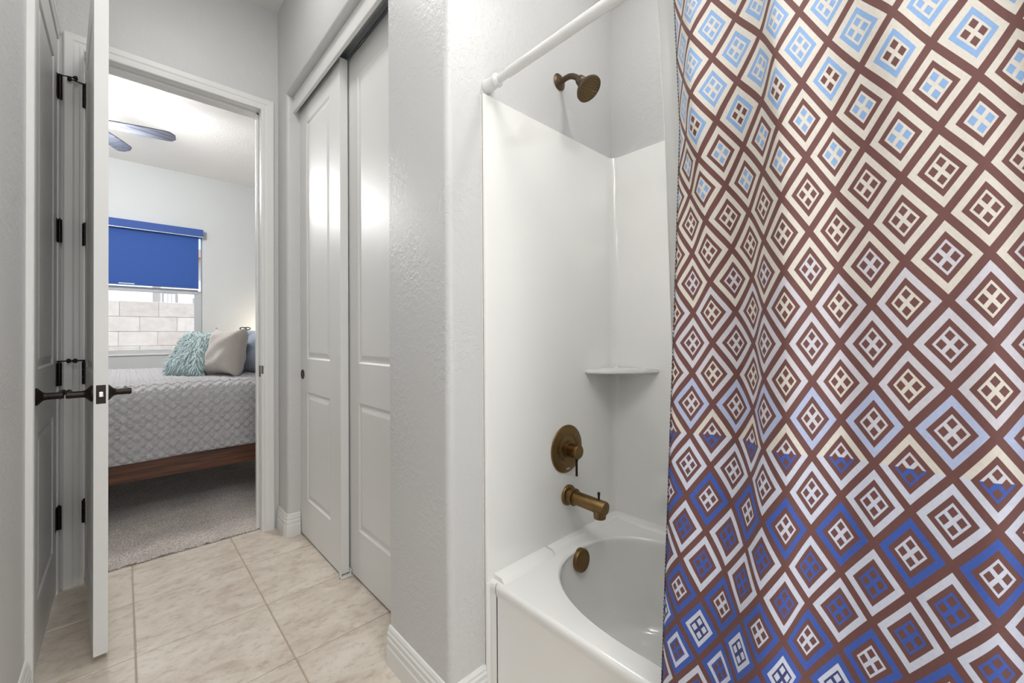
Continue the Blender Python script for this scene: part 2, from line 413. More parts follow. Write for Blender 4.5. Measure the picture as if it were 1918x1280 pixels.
# ------------------------------------------------------------------ trim
BASE = [(0, 0), (.015, 0), (.015, .060), (.0125, .066), (.0135, .086), (.0105, .091), (.0115, .104), (.008, .110), (.008, .117), (.004, .125), (0, .126)]
struct('baseboard_right', sweep(BASE, [(XR, 1.312, 0), (XR, .985, 0), (XR+.007, YE+.007, 0), (.685, YE, 0), (.7845, YE, 0)], (0, 0, 1), flip=-1) if False else
       sweep(BASE, [(XR, 1.312, 0), (XR, .982, 0), (XR+.0065, YE+.0065, 0), (.682, YE, 0), (.7845, YE, 0)], (0, 0, 1), flip=1), TRIM)
struct('baseboard_back', sweep(BASE, [(XR, 2.68, 0), (XR, 2.541, 0), (XR+.006, 2.526, 0), (.681, 2.52, 0), (.724, 2.52, 0)], (0, 0, 1), flip=1), TRIM)
struct('baseboard_left', sweep(BASE, [(XL, 1.936, 0), (XL, -1.3, 0)], (0, 0, 1), flip=-1), TRIM)
CAS = [(0, 0), (0, .010), (.004, .013), (.012, .0135), (.016, .011), (.030, .012), (.036, .0155), (.060, .0165), (.064, .014), (.064, 0)]
def casing(name, path, nrm, flip):
    return struct(name, sweep(CAS, path, nrm, flip=flip), TRIM)
t1 = casing('trim_1', [(-.131, YD, 0), (-.131, YD, 2.412), (.571, YD, 2.412), (.571, YD, 0)], (0, -1, 0), -1)
t2 = casing('trim_2', [(XL, 2.655, 0), (XL, 2.655, 2.415), (XL, 2.001, 2.415), (XL, 2.001, 0)], (1, 0, 0), 1)
# jambs with door stops
b = box(-.146, -.131, YD-.002, 2.822, 0, 2.425); b = box(.571, .586, YD-.002, 2.822, 0, 2.425, bm=b); b = box(-.146, .586, YD-.002, 2.822, 2.412, 2.427, bm=b)
b = box(-.131, -.119, 2.742, 2.775, .0, 2.412, .002, bm=b); b = box(.559, .571, 2.742, 2.775, .0, 2.412, .002, bm=b); b = box(-.131, .571, 2.742, 2.775, 2.400, 2.412, .002, bm=b)
t3 = struct('trim_3', b, TRIM)
struct('trim_4', sweep([(a, c) for a, c in CAS], [(-.131, 2.822, 0), (-.131, 2.822, 2.412), (.571, 2.822, 2.412), (.571, 2.822, 0)], (0, 1, 0), flip=1), TRIM)
b = box(-.30, XL, 1.989, 2.004, 0, 2.425); b = box(-.30, XL, 2.655, 2.67, 0, 2.425, bm=b); b = box(-.30, XL, 1.989, 2.67, 2.415, 2.43, bm=b)
struct('trim_5', b, TRIM)
# strike plate on the right jamb
sb = box(.5695, .5712, 2.706, 2.738, .880, .945, .0006); obj('strike_plate', sb, DBRONZE, t1, label='dark strike plate let into the right jamb')
sb = box(.5705, .5855, 2.6815, 2.700, .893, .950, .006, seg=2); obj('strike_lip', sb, BLACK, t1, label='dark rounded strike lip')
# closet header fascia board
struct('trim_6', box(.693, .709, 1.309, 2.519, 2.371, 2.458, .002), TRIM)

# ------------------------------------------------------------------ doors
def panel_loops(u0, u1, z0, z1, f, side):
    """moulded panel; f(u, depth, z) gives the point"""
    offs = [(0, 0), (.007, .006), (.013, .0065), (.020, .0055), (.036, .0012), (.040, .0010)]
    rows = []
    for o, d in offs:
        rows.append([f(u0+o, d, z0+o), f(u1-o, d, z0+o), f(u1-o, d, z1-o), f(u0+o, d, z1-o)])
    b = grid(rows, closeu=True); b.verts.ensure_lookup_table(); n = len(rows)
    b.faces.new([b.verts[(n-1)*4+k] for k in range(4)])
    bmesh.ops.recalc_face_normals(b, faces=b.faces); return b
def make_door(name, w, h, th, stile, zp, loc, rz, label, bottom=.012):
    """local: door runs along -y from the origin, faces at x=0 and x=th"""
    d = empty(name, loc, rz, kind='structure', label=label)
    ys_ = [0, -stile, -(w-stile), -w]; zs = [bottom, zp[0][0], zp[0][1], zp[1][0], zp[1][1], h]
    b = bmesh.new()
    def quad(pts):
        b.faces.new([b.verts.new(p) for p in pts])
    for x in (0, th):
        for i in range(3):
            for k in range(5):
                if i == 1 and k in (1, 3): continue
                quad([(x, ys_[i], zs[k]), (x, ys_[i+1], zs[k]), (x, ys_[i+1], zs[k+1]), (x, ys_[i], zs[k+1])])
    quad([(0, 0, bottom), (th, 0, bottom), (th, 0, h), (0, 0, h)]); quad([(0, -w, bottom), (th, -w, bottom), (th, -w, h), (0, -w, h)])
    quad([(0, 0, h), (th, 0, h), (th, -w, h), (0, -w, h)]); quad([(0, 0, bottom), (th, 0, bottom), (th, -w, bottom), (0, -w, bottom)])
    bmesh.ops.remove_doubles(b, verts=b.verts, dist=1e-5); bmesh.ops.recalc_face_normals(b, faces=b.faces)
    obj('slab', b, DOOR, d, world=False)
    for z0, z1 in zp:
        pb = panel_loops(-(w-stile), -stile, z0, z1, lambda u, dd, z: (dd, u, z), 0)
        pb = join(pb, panel_loops(-(w-stile), -stile, z0, z1, lambda u, dd, z: (th-dd, u, z), 1))
        obj('panel', pb, DOOR, d, world=False)
    return d
def lever(door, y, z, th, side, ydir=1):
    """side +1: on the x=th face, -1: on the x=0 face"""
    x0 = th if side > 0 else 0; s = side
    b = lathe([(0, .029), (.004, .029), (.007, .026), (.016, .015), (.020, .0125), (.024, .0125)], (x0, y, z), (s, 0, 0), 24)
    h = obj('door_handle', b, DBRONZE, door, world=False, smooth=True)
    b = lathe([(.022, .0115), (.062, .0115), (.064, .010)], (x0, y, z), (s, 0, 0), 16)
    # grip
    rows = []
    for k in range(9):
        f = k/8; yy = y+ydir*(-.008+.115*f); hz = .0125-.0015*f; tx = .0065
        xc = x0+s*(.056-.004*math.sin(f*PI)); zc = z+.002*math.sin(f*PI)
        rows.append([(xc+tx*math.cos(a)*(1.0), yy, zc+hz*math.sin(a)) for a in [2*PI*q/10+PI/10 for q in range(10)]])
    g = grid(rows, closeu=True); g.verts.ensure_lookup_table()
    g.faces.new([g.verts[k] for k in range(10)][::-1]); g.faces.new([g.verts[80+k] for k in range(10)])
    bmesh.ops.recalc_face_normals(g, faces=g.faces); b = join(b, g)
    obj('grip', b, DBRONZE, h, world=False, smooth=True)
HZ = (2.202, 1.575, .950, .328)
def hinge(door, z, x, y, leafs):
    b = None
    for dz in (-.05, -.0165, .017):
        b = lathe([(0, .0078), (.0325, .0078)], (x, y, z+dz), (0, 0, 1), 12, bm=b)
    h = obj('hinge', b, DBRONZE, door, world=False, smooth=True)
    lb = None
    for (x0, x1, y0, y1) in leafs: lb = box(x0, x1, y0, y1, z-.05, z+.05, .0004, bm=lb)
    obj('hinge_leaf', lb, DBRONZE, h, world=False)
    sb = lathe([(0, .0036), (.004, .0036), (.006, .002)], (x, y, z+.05), (0, 0, 1), 10)
    obj('hinge_pin', sb, DBRONZE, h, world=False, smooth=True)
    return h
def pin_stop(door, z, x, y, s, dy=0):
    b = tube([(x, y, z), (x+s*.012, y-.004, z+.001), (x+s*.045, y-.012+dy, z+.001)], .0026, 8)
    b = lathe([(0, .008), (.006, .008)], (x, y, z-.003), (0, 0, 1), 12, bm=b)
    o = obj('door_stop', b, DBRONZE, door, world=False, smooth=True)
    b = lathe([(0, .005), (.006, .010), (.012, .010), (.014, .007)], (x+s*.040, y-.011+dy, z+.001), (s, -.1, 0), 12)
    obj('rubber_bumper', b, BLACK, o, world=False, smooth=True)

# bedroom door, standing open towards the camera
D1 = make_door('door_1', .683, 2.405, .036, .105, [(.22, .80), (.98, 2.28)], (-.126, 2.676, 0), math.radians(4.35),
               'white panelled door standing open, its narrow edge towards the camera', .024)
lever(D1, -.625, .912, .036, 1); lever(D1, -.625, .912, .036, -1)
pl = box(.006, .030, -.6845, -.682, .880, .944, .001); lt = obj('latch_plate', pl, DBRONZE, D1, world=False)
pl = box(.012, .024, -.691, -.684, .903, .921, .002); obj('latch_bolt', pl, STEEL, lt, world=False)
for z in HZ: hinge(D1, z, -.003, .006, [(0, .034, .0005, .0025), (-.0075, -.0055, .006, .050), (-.0014, 0, -.036, 0)])
pin_stop(D1, HZ[0]+.056, -.003, .006, -1); pin_stop(D1, HZ[2]+.056, -.003, .006, -1)
# door in the left wall, shut
D2 = make_door('door_2', .648, 2.408, .036, .115, [(.22, .785), (1.0, 2.28)], (-.247, 2.652, 0), 0,
               'white panelled door shut in the left wall', .012)
lever(D2, -.590, .912, .036, 1)
for z in HZ: hinge(D2, z, .044, .001, [(.036, .0385, -.034, 0), (.030, .0325, .002, .004)])
pin_stop(D2, HZ[0]+.056, .044, .001, 1); pin_stop(D2, HZ[2]+.056, .044, .001, 1)
# sliding closet doors
D3 = make_door('door_3', .612, 2.405, .036, .135, [(.218, .806), (.987, 2.283)], (.728, 2.537, 0), 0, 'front sliding closet door, the farther of the two, with a round dark finger pull', .012)
D4 = make_door('door_4', .632, 2.408, .034, .112, [(.228, .806), (.984, 2.287)], (.772, 1.945, 0), 0, 'rear sliding closet door, the nearer of the two beside the pillar', .012)
b = lathe([(0, .027), (.0015, .027), (.003, .0255), (.0015, .022), (-.006, .020)], (.7280, 2.475, .899), (-1, 0, 0), 28, cap=False)
b = lathe([(0, .021), (.0002, .001)], (.7276, 2.475, .899), (-1, 0, 0), 24, bm=b)
fp = obj('finger_pull', b, DBRONZE, D3, smooth=True)
# track and floor guide
tk = empty('sliding_door_track', (.76, 1.92, 2.41), label='grey metal track above the sliding closet doors', cat='door track')
b = box(.712, .716, 1.309, 2.519, 2.405, 2.457); b = box(.716, .815, 1.309, 2.519, 2.4545, 2.4585, bm=b)
b = box(.766, .768, 1.309, 2.519, 2.425, 2.4545, bm=b); b = box(.815, .818, 1.309, 2.519, 2.405, 2.457, bm=b)
b = box(.725, .742, 1.309, 2.519, 2.430, 2.434, bm=b); b = box(.775, .800, 1.309, 2.519, 2.428, 2.432, bm=b)
obj('channel', b, ALU, tk)
for yy in (1.50, 1.80):
    hb = box(.777, .781, yy-.03, yy+.03, 2.395, 2.44, .001)
    for q in (-.015, .015): hb = lathe([(0, .009), (.006, .009)], (.781, yy+q, 2.437), (1, 0, 0), 14, bm=hb)
    obj('roller_hanger', hb, STEEL, tk)
gd = empty('floor_guide', (.745, 1.93, 0), label='small white plastic guide on the tile under the closet door edge', cat='door guide')
b = box(.716, .812, 1.905, 1.935, 0, .004, .001); obj('base', b, TRIM, gd)
b = box(.7195, .7235, 1.908, 1.932, .003, .030, .001); obj('fin', b, TRIM, gd)
b = box(.7655, .7685, 1.908, 1.932, .003, .030, .001); obj('fin', b, TRIM, gd)
b = lathe([(0, .003), (.0015, .0025)], (.7175, 1.915, .004), (0, 0, 1), 10); obj('screw', b, BLACK, gd)

# ------------------------------------------------------------------ bathtub
TZ = .372
tub = empty('bathtub', (1.14, .2, 0), label='white bathtub with a rounded basin, built in behind the patterned curtain', cat='bathtub')
TX0, TX1, TY0, TY1 = .796, 1.481, -.578, .9575
def rimpt(a, sx, sy, z, cx=1.14, cyy=.2):
    # superellipse end with straight flanks
    hw, L, e = .283*sx, .69*sy, .39*sy
    c, s = math.cos(a), math.sin(a); n = 2.3
    x = cx+hw*math.copysign(abs(c)**(2/n), c); y = math.copysign((L-e)+e*abs(s)**(2/n), s)+cyy
    return (x, y, z)
NA = 72
angs = [2*PI*(k+.5)/NA for k in range(NA)]
loops = [(1.0, 1.0, TZ), (.990, .994, TZ-.002), (.978, .988, TZ-.008), (.968, .989, TZ-.02), (.93, .977, .25), (.885, .950, .15), (.84, .92, .10), (.76, .86, .075), (.55, .74, .068)]
b = grid([[rimpt(a, sx, sy, z) for a in angs] for sx, sy, z in loops], closeu=True)
b.verts.ensure_lookup_table(); n = len(loops)
b.faces.new([b.verts[(n-1)*NA+k] for k in range(NA)])
bmesh.ops.recalc_face_normals(b, faces=b.faces)
for f in b.faces: f.normal_flip() if f.normal.z < 0 else None
obj('basin', b, ACRY, tub, smooth=True, angle=60)
# deck between basin rim and rectangle
def rectpt(p):
    x, y = p[0]-1.14, p[1]-.2
    hx0, hx1, hy0, hy1 = TX0+.010-1.14, TX1-1.14, TY0-.2, TY1-.2
    t = min([q for q in ((hx1/x if x > 1e-9 else 9e9), (hx0/x if x < -1e-9 else 9e9), (hy1/y if y > 1e-9 else 9e9), (hy0/y if y < -1e-9 else 9e9))])
    return (1.14+x*t, .2+y*t, TZ)
inner = [rimpt(a, 1, 1, TZ) for a in angs]; outer = [list(rectpt(p)) for p in inner]
for cx_, cy_ in ((TX0+.010, TY0), (TX1, TY0), (TX1, TY1), (TX0+.010, TY1)):
    k = min(range(NA), key=lambda q: (outer[q][0]-cx_)**2+(outer[q][1]-cy_)**2); outer[k] = [cx_, cy_, TZ]
b = grid([inner, [tuple(p) for p in outer]], closeu=True)
for f in b.faces: f.normal_update(); (f.normal_flip() if f.normal.z < 0 else None)
obj('deck', b, ACRY, tub, smooth=True)
# apron, profile in x-z swept along y
ap = [(TX0+.010, TZ), (TX0+.004, TZ-.0025), (TX0+.0005, TZ-.008), (TX0, TZ-.018), (TX0+.003, TZ-.030), (TX0+.006, TZ-.040), (TX0+.006, .04), (TX0+.001, .02), (TX0+.001, .0)]
b = grid([[(x, y, z) for x, z in ap] for y in (TY0, .925)])
lp = [(x if k < 5 else TX0+.003, z) for k, (x, z) in enumerate(ap)]
b = join(b, grid([[(x, .925, z) for x, z in ap], [(x, .921, z) for x, z in ap]])); b2 = grid([[(x, .925, z) for x, z in ap], [(x, .928, z) for x, z in lp], [(x, TY1, z) for x, z in lp]]); b = join(b, b2)
bmesh.ops.remove_doubles(b, verts=b.verts, dist=1e-5)
bmesh.ops.recalc_face_normals(b, faces=b.faces); obj('apron', b, ACRY, tub, smooth=True, angle=60)
# raised ledge along the two walls
LP = [(0, 0), (.050, 0), (.047, .003), (.040, .010), (.034, .014), (0, .015)]
b = sweep(LP, [(.812, .950, TZ), (1.04, .950, TZ)], (0, 0, 1), flip=1)
LP2 = [(0, 0), (.040, 0), (.037, .003), (.031, .009), (.026, .012), (0, .013)]
b = sweep(LP2, [(1.05, .950, TZ), (1.473, .950, TZ), (1.473, -.56, TZ)], (0, 0, 1), bm=b, flip=1)
obj('ledge', b, ACRY, tub, smooth=True, angle=40)
# drain overflow cover on the head end of the basin
ov = empty('overflow_cover', (1.165, .885, .318), label='round bronze overflow cover with slanted grooves inside the tub end', cat='drain cover')
od = Vector((0, -1, .08)).normalized(); oo = Vector((1.143, .884, .331))
b = lathe([(-.006, .037), (.002, .0385), (.016, .0385), (.0185, .037), (.020, .034)], oo, od, 32, cap=False)
b = lathe([(.0188, .0345), (.0190, .0001)], oo, od, 32, bm=b, cap=False)
obj('cap', b, BRONZE, ov, smooth=True)
zz = Vector((1, 0, 0)); yy_ = od.cross(zz).normalized()
b = None
for k in range(-4, 5):
    L = math.sqrt(max(0, .029**2-(k*.006)**2)); dr = (zz*math.cos(.7)+yy_*math.sin(.7)*-1); pr = od.cross(dr)
    Mx = Matrix.Translation(oo+od*.0195+pr*k*.006) @ Matrix((dr, pr, od)).transposed().to_4x4()
    b = box(-L, L, -.0015, .0015, -.001, .0015, .0004, bm=b, M=Mx)
obj('grille_bar', b, BRONZE, ov)

# ------------------------------------------------------------------ tub surround
sr_ = empty('tub_surround', (1.48, .95, TZ), label='glossy white moulded wall surround around the tub', cat='tub surround')
T = .0115; RI = .03
pin = [(.7865, YE), (.7845, YE-.006), (.7865, YE-T), (.792, YE-T-.001), (.800, YE-T)]+arc(XB-T-RI, YE-T-RI, RI, 90, 0, 8)+[(XB-T, -.535)]
pout = [(XB-.001, -.535), (XB-.001, YE-.001), (.80, YE-.001), (.7865, YE)]
ZS0, ZS1 = TZ-.004, 1.832
prof = pin+[(XB-.0005, -.535), (XB-.0005, YE-.0005)]
b = bmesh.new(); lo = [b.verts.new((x, y, ZS0)) for x, y in pin]; hi = [b.verts.new((x, y, ZS1-.004)) for x, y in pin]
hi2 = [b.verts.new((x+(.002 if k > 12 else 0), y+.002, ZS1)) for k, (x, y) in enumerate(pin)]
bk = [b.verts.new((min(x+.01, XB-.0004) if k > 8 else x, min(y+.012, YE-.0004) if k < 14 else y, ZS1)) for k, (x, y) in enumerate(pin)]
for A_, B_ in ((lo, hi), (hi, hi2), (hi2, bk)):
    for i in range(len(pin)-1): b.faces.new((A_[i], A_[i+1], B_[i+1], B_[i]))
bmesh.ops.recalc_face_normals(b, faces=b.faces); obj('wall_panel', b, ACRY, sr_, smooth=True, angle=30)
b = box(.7848, .7995, .9465, .9585, 0, TZ-.002, .003); obj('side_flange', b, ACRY, sr_)
b = box(.7795, .7855, .957, .961, .126, 1.83, .0015); obj('caulk_bead', b, CAULK, sr_)
# corner shelf
cx0, cy0 = XB-T, YE-T
sh = [(cx0, cy0)]+[(cx0, cy0-.198)]+[(cx0-.198*math.sin(a)*(1), cy0-.198*math.cos(a)*(1)) for a in [k*PI/2/14 for k in range(1, 14)]]+[(cx0-.198, cy0)]
def squash(p):
    dx, dy = cx0-p[0], cy0-p[1]; r = math.hypot(dx, dy)
    if r < 1e-6: return p
    a = math.atan2(dy, dx); k = 1-.12*math.sin(2*a)
    return (cx0-dx*k, cy0-dy*k)
sh = [squash(p) for p in sh]
b = prism(sh, .958, .974); bmesh.ops.bevel(b, geom=[e for e in b.edges if abs(e.verts[0].co.z-e.verts[1].co.z) < 1e-6], offset=.004, segments=2, affect='EDGES')
obj('corner_shelf', b, ACRY, sr_, smooth=True, angle=50)
b = lathe([(0, .012), (.004, .011), (.006, .006)], (cx0-.022, cy0-.022, .974), (0, 0, 1), 16); obj('soap_stud', b, ACRY, sr_, smooth=True)

# ------------------------------------------------------------------ shower head
hd = empty('shower_fitting', (1.148, YE, 2.02), label='bronze shower head on a curved arm from the wall above the surround', cat='shower head')
b = lathe([(0, .029), (.002, .030), (.005, .027), (.008, .014), (.012, .012)], (1.148, YE, 2.022), (0, -1, 0), 28); obj('flange', b, HEADB, hd, smooth=True)
pts = [(1.148, .953, 2.018), (1.148, .930, 2.022), (1.148, .912, 2.021), (1.148, .895, 2.014), (1.148, .880, 2.002), (1.148, .868, 1.990)]
b = tube(pts, .0098, 14); obj('arm', b, HEADB, hd, smooth=True)
ho = Vector((1.148, .872, 1.995)); hn = (Vector((1.150, .815, 1.925))-ho).normalized()
hn = Vector((.10, -.60, -.79)).normalized()
b = lathe([(0, .0115), (.006, .016), (.018, .018), (.024, .016), (.032, .021), (.042, .031), (.052, .0405), (.060, .0455), (.067, .0455), (.0695, .043)], ho, hn, 36, cap=False)
obj('bell', b, HEADB, hd, smooth=True)
b = lathe([(.068, .0435), (.0690, .032), (.0690, .0001)], ho, hn, 36, cap=False); fa = obj('spray_face', b, plain('spray_face_bronze', (.13, .085, .035, 1), .4, .8, nscale=300, namt=.5), hd, smooth=True)
ax = hn.orthogonal().normalized(); ay = hn.cross(ax); b = None
for ring, cnt in ((.009, 5), (.018, 10), (.027, 16), (.036, 22)):
    for k in range(cnt):
        a = 2*PI*k/cnt; p = ho+hn*.0690+ax*ring*math.cos(a)+ay*ring*math.sin(a)
        b = lathe([(-.0002, .0016), (.0012, .0010)], p, hn, 6, bm=b)
nz = obj('nozzle', b, BLACK, fa); nz['kind'] = 'stuff'

# ------------------------------------------------------------------ mixing valve
YS = YE-T
vx, vz = 1.160, .696
va = empty('shower_valve', (vx, YS, vz), label='round bronze shower mixing valve with a short pin lever on the surround', cat='shower valve')
b = lathe([(0, .085), (.003, .085), (.005, .083), (.007, .060), (.0075, .050), (.0055, .048), (.006, .046), (.008, .044), (.0085, .020)], (vx, YS, vz), (0, -1, 0), 56); obj('escutcheon', b, BRONZE, va, smooth=True, angle=50)
b = lathe([(.007, .029), (.017, .029), (.018, .027), (.018, .02)], (vx, YS, vz), (0, -1, 0), 36); obj('collar', b, BRONZE, va, smooth=True)
b = lathe([(.017, .0225), (.020, .0245), (.056, .0245), (.058, .0228), (.058, .001)], (vx, YS, vz-.002), (0, -1, 0), 36); kn = obj('knob', b, BRONZE, va, smooth=True)
b = tube([(vx, YS-.045, vz-.022), (vx, YS-.045, vz-.088)], .0042, 10); obj('lever_pin', b, DBRONZE, kn, smooth=True)
b = box(vx-.008, vx+.008, YS-.0075, YS-.0055, vz-.072, vz-.068, .0005); obj('maker_mark', b, STEEL, va)
# ------------------------------------------------------------------ tub spout
sx_, sz = 1.166, .529
spt = empty('tub_spout', (sx_, YS, sz), label='bronze tub spout with a diverter knob below the mixing valve', cat='tub spout')
b = lathe([(0, .0365), (.006, .0365), (.009, .033), (.010, .027), (.026, .027), (.0265, .030), (.033, .030), (.034, .026)], (sx_, YS, sz), (0, -1, -.02), 36); obj('flange', b, BRONZE, spt, smooth=True, angle=50)
b = lathe([(.030, .0235), (.158, .0235), (.1605, .0215), (.1605, .001)], (sx_, YS, sz), (0, -1, -.03), 36)
b = lathe([(0, .0215), (.034, .0205), (.036, .019)], (sx_, YS-.136, sz-.006), (0, 0, -1), 28, bm=b)
obj('body', b, BRONZE, spt, smooth=True, angle=50)
b = lathe([(0, .0042), (.006, .0034), (.016, .0042), (.024, .0052), (.026, .0045)], (sx_, YS-.133, sz+.018), (0, 0, 1), 14); obj('diverter_knob', b, DBRONZE, spt, smooth=True)

# ------------------------------------------------------------------ shower rod
rx, rz = .806, 1.862
rod = empty('shower_rod', (rx, YE, rz), label='white tension rod running from the wall above the tub front', cat='shower rod')
b = tube([(rx, .925, rz), (rx, .38, rz)], .0118, 20); obj('inner_tube', b, RODM, rod, smooth=True)
b = tube([(rx, .865, rz), (rx, -.57, rz)], .0138, 20); obj('outer_tube', b, RODM, rod, smooth=True)
b = lathe([(0, .0205), (.003, .0215), (.012, .0195), (.042, .0165), (.046, .0165)], (rx, YE, rz), (0, -1, 0), 28)
b = lathe([(.044, .0178), (.046, .0200), (.051, .0200), (.053, .0178), (.058, .0150)], (rx, YE, rz), (0, -1, 0), 28, bm=b); obj('end_cap', b, RODM, rod, smooth=True, angle=50)
b = lathe([(0, .0205), (.003, .0215), (.042, .0165), (.046, .0165)], (rx, -.579, rz), (0, 1, 0), 28); obj('end_cap', b, RODM, rod, smooth=True, angle=50)

# ------------------------------------------------------------------ shower curtain
PT = {1.43: [[.789, -.029], [.779, .009], [.770, .045], [.775, .082], [.774, .117], [.756, .148], [.743, .179], [.767, .208], [.784, .242], [.783, .278], [.771, .314], [.790, .341], [.802, .364]],
      1.10: [[.782, -.038], [.781, -.001], [.780, .039], [.780, .075], [.781, .112], [.762, .143], [.746, .174], [.765, .208], [.793, .232], [.810, .265], [.800, .303], [.786, .333], [.780, .367]],
      .72: [[.774, -.037], [.773, .002], [.779, .040], [.781, .079], [.781, .116], [.766, .151], [.740, .177], [.736, .209], [.756, .239], [.773, .272], [.767, .308], [.758, .345], [.764, .377]]}
NL = 14
def fullpath(z):
    q = [tuple(p) for p in PT[z]]
    left = []
    x, y = q[0]
    for k in range(1, NL+1):
        y -= .0345; left.append((.785+.020*math.sin(k*1.05+z*.6+.3), y))
    end = [(q[-1][0]+.014, q[-1][1]+.003), (q[-1][0]+.028, q[-1][1]-.006)]
    return left[::-1]+q+end
FP = {z: fullpath(z) for z in PT}
def cat(P, s):
    n = len(P); i = max(0, min(n-2, int(math.floor(s)))); t = s-i
    g = lambda k: P[max(0, min(n-1, k))]
    out = []
    for c in (0, 1):
        p0, p1, p2, p3 = g(i-1)[c], g(i)[c], g(i+1)[c], g(i+2)[c]
        out.append(.5*(2*p1+(p2-p0)*t+(2*p0-5*p1+4*p2-p3)*t*t+(3*p1-p0-3*p2+p3)*t**3))
    return out
def lag(z):
    a, b_, c = 1.43, 1.10, .72
    return ((z-b_)*(z-c)/((a-b_)*(a-c)), (z-a)*(z-c)/((b_-a)*(b_-c)), (z-a)*(z-b_)/((c-a)*(c-b_)))
def cpt(s, z):
    A_, B_, C_ = cat(FP[1.43], s), cat(FP[1.10], s), cat(FP[.72], s)
    zz_ = max(.66, min(1.52, z)); w = lag(zz_)
    p = [A_[k]*w[0]+B_[k]*w[1]+C_[k]*w[2] for k in (0, 1)]
    if z > 1.52:
        f = min(1, (z-1.52)/.3); p[0] = p[0]*(1-f*.5)+(rx-.014)*f*.5; p[1] += .022*(z-1.52)
    if z < .66: p[0] -= .02*(.66-z); p[1] += .035*(.66-z)
    return p
ZA = 1.086; DZ = .057
def cloth(s0, s1, ds, z0, z1, nz_, off=0.0):
    b = bmesh.new(); uvl = b.loops.layers.uv.new('fabric')
    ns = int(round((s1-s0)/ds)); V = {}
    for i in range(ns+1):
        s = s0+(s1-s0)*i/ns
        for j in range(nz_+1):
            z = z0+(z1-z0)*j/nz_; p = cpt(s, z); V[i, j] = (b.verts.new((p[0]-off, p[1], z)), (s-NL+1, (ZA-z)/DZ))
    for i in range(ns):
        for j in range(nz_):
            k = [(i, j), (i+1, j), (i+1, j+1), (i, j+1)]
            f = b.faces.new([V[q][0] for q in k])
            for l, q in zip(f.loops, k): l[uvl].uv = V[q][1]
    return b
cu = empty('shower_curtain', (.79, .0, .1), label='fabric shower curtain with brown, cream and blue nested diamonds', cat='shower curtain')
SE = NL+12
obj('cloth', cloth(0, SE, 1/8, .10, 1.832, 64), CURT, cu, smooth=True, angle=180)
hm = obj('hem', cloth(SE, SE+2, 1/8, .10, 1.832, 64, .0015), CURT, cu, smooth=True, angle=180, label='folded side hem with a row of stitches')
b = None
k = 0; z = .12
while z < 1.82:
    p = cpt(SE+.07, z); q = cpt(SE+.07, z+.004)
    b = tube([(p[0]-.0022, p[1], z), (q[0]-.0022, q[1], z+.004)], .0006, 4, bm=b); z += .0075
st = obj('stitch', b, BLACK, hm); st['kind'] = 'stuff'
for k in range(12):
    yv = .34-.076*k
    ring = [(rx-.003+.020*math.cos(a), yv, rz-.006+.024*math.sin(a)) for a in [2*PI*q/16 for q in range(17)]]
    obj('curtain_ring', tube(ring, .0016, 6), STEEL, cu, smooth=True)
# liner
def lpt(s, z):
    f = (1.832-z)/1.55
    return (.836+.050*f+.014*min(1, f*5)+.006*math.sin(s*3.1+.5)*(1-.3*f), .424-.014*f-.05*s, z)
b = grid([[lpt(s*.25, .30+1.532*j/30) for j in range(31)] for s in range(0, 73)])
ln = empty('curtain_liner', (.84, 0, .3), label='plain white shower liner hanging inside the tub behind the patterned curtain', cat='curtain liner')
obj('sheet', b, LINER, ln, smooth=True, angle=180)
b = tube([lpt(0, .30+1.532*j/30) for j in range(31)], .0013, 6); obj('edge_bead', b, RODM, ln, smooth=True)

# ------------------------------------------------------------------ lamps of the bathroom (outside the frame, sconce and shower light cast the shadows; ceiling housings and rear window are added)
sc = empty('wall_sconce', (-.215, .72, 2.12), label='round white glass wall lamp on the left wall', cat='wall lamp')
b = lathe([(0, .055), (.012, .055), (.018, .045)], (XL, .72, 2.12), (1, 0, 0), 28); b = tube([(XL+.01, .72, 2.12), (XL+.05, .72, 2.12)], .008, 10, bm=b); obj('backplate', b, DBRONZE, sc, smooth=True)
rcs = empty('recessed_shower_light', (1.0, .42, 2.46), label='recessed round ceiling light over the tub', cat='ceiling light')
b = lathe([(0, .075), (.004, .073), (.005, .055), (-.03, .050)], (1.0, .42, 2.46), (0, 0, -1), 32, cap=False); obj('trim_ring', b, TRIM, rcs, smooth=True)

for (lx, ly, hw, lab) in ((.22, -.25, .42, 'large square housing added for the bathroom ceiling fill light'), (.22, 1.75, .17, 'small square housing added for the fill light in the passage by the closet')):
    cl = empty('fill_light_housing', (lx, ly, HC), label=lab, cat='ceiling light')  # out-of-frame fitting added to go with a ceiling fill light
    b = box(lx-hw, lx+hw, ly-hw, ly+hw, 3.006, 3.0195, .003); obj('housing', b, TRIM, cl)
fill_win = empty('fill_light_window', (.3, -1.29, 1.25), kind='structure')  # unseen window frame and pane added to go with the rear fill
b = box(-.20, -.15, -1.30, -1.26, .70, 1.80); b = box(.75, .795, -1.30, -1.26, .70, 1.80, bm=b)
b = box(-.15, .75, -1.30, -1.26, .70, .745, bm=b); b = box(-.15, .75, -1.30, -1.26, 1.755, 1.80, bm=b); obj('window_frame', b, VINYL, fill_win)
obj('pane', box(-.15, .75, -1.298, -1.290, .745, 1.755), GLASS, fill_win)

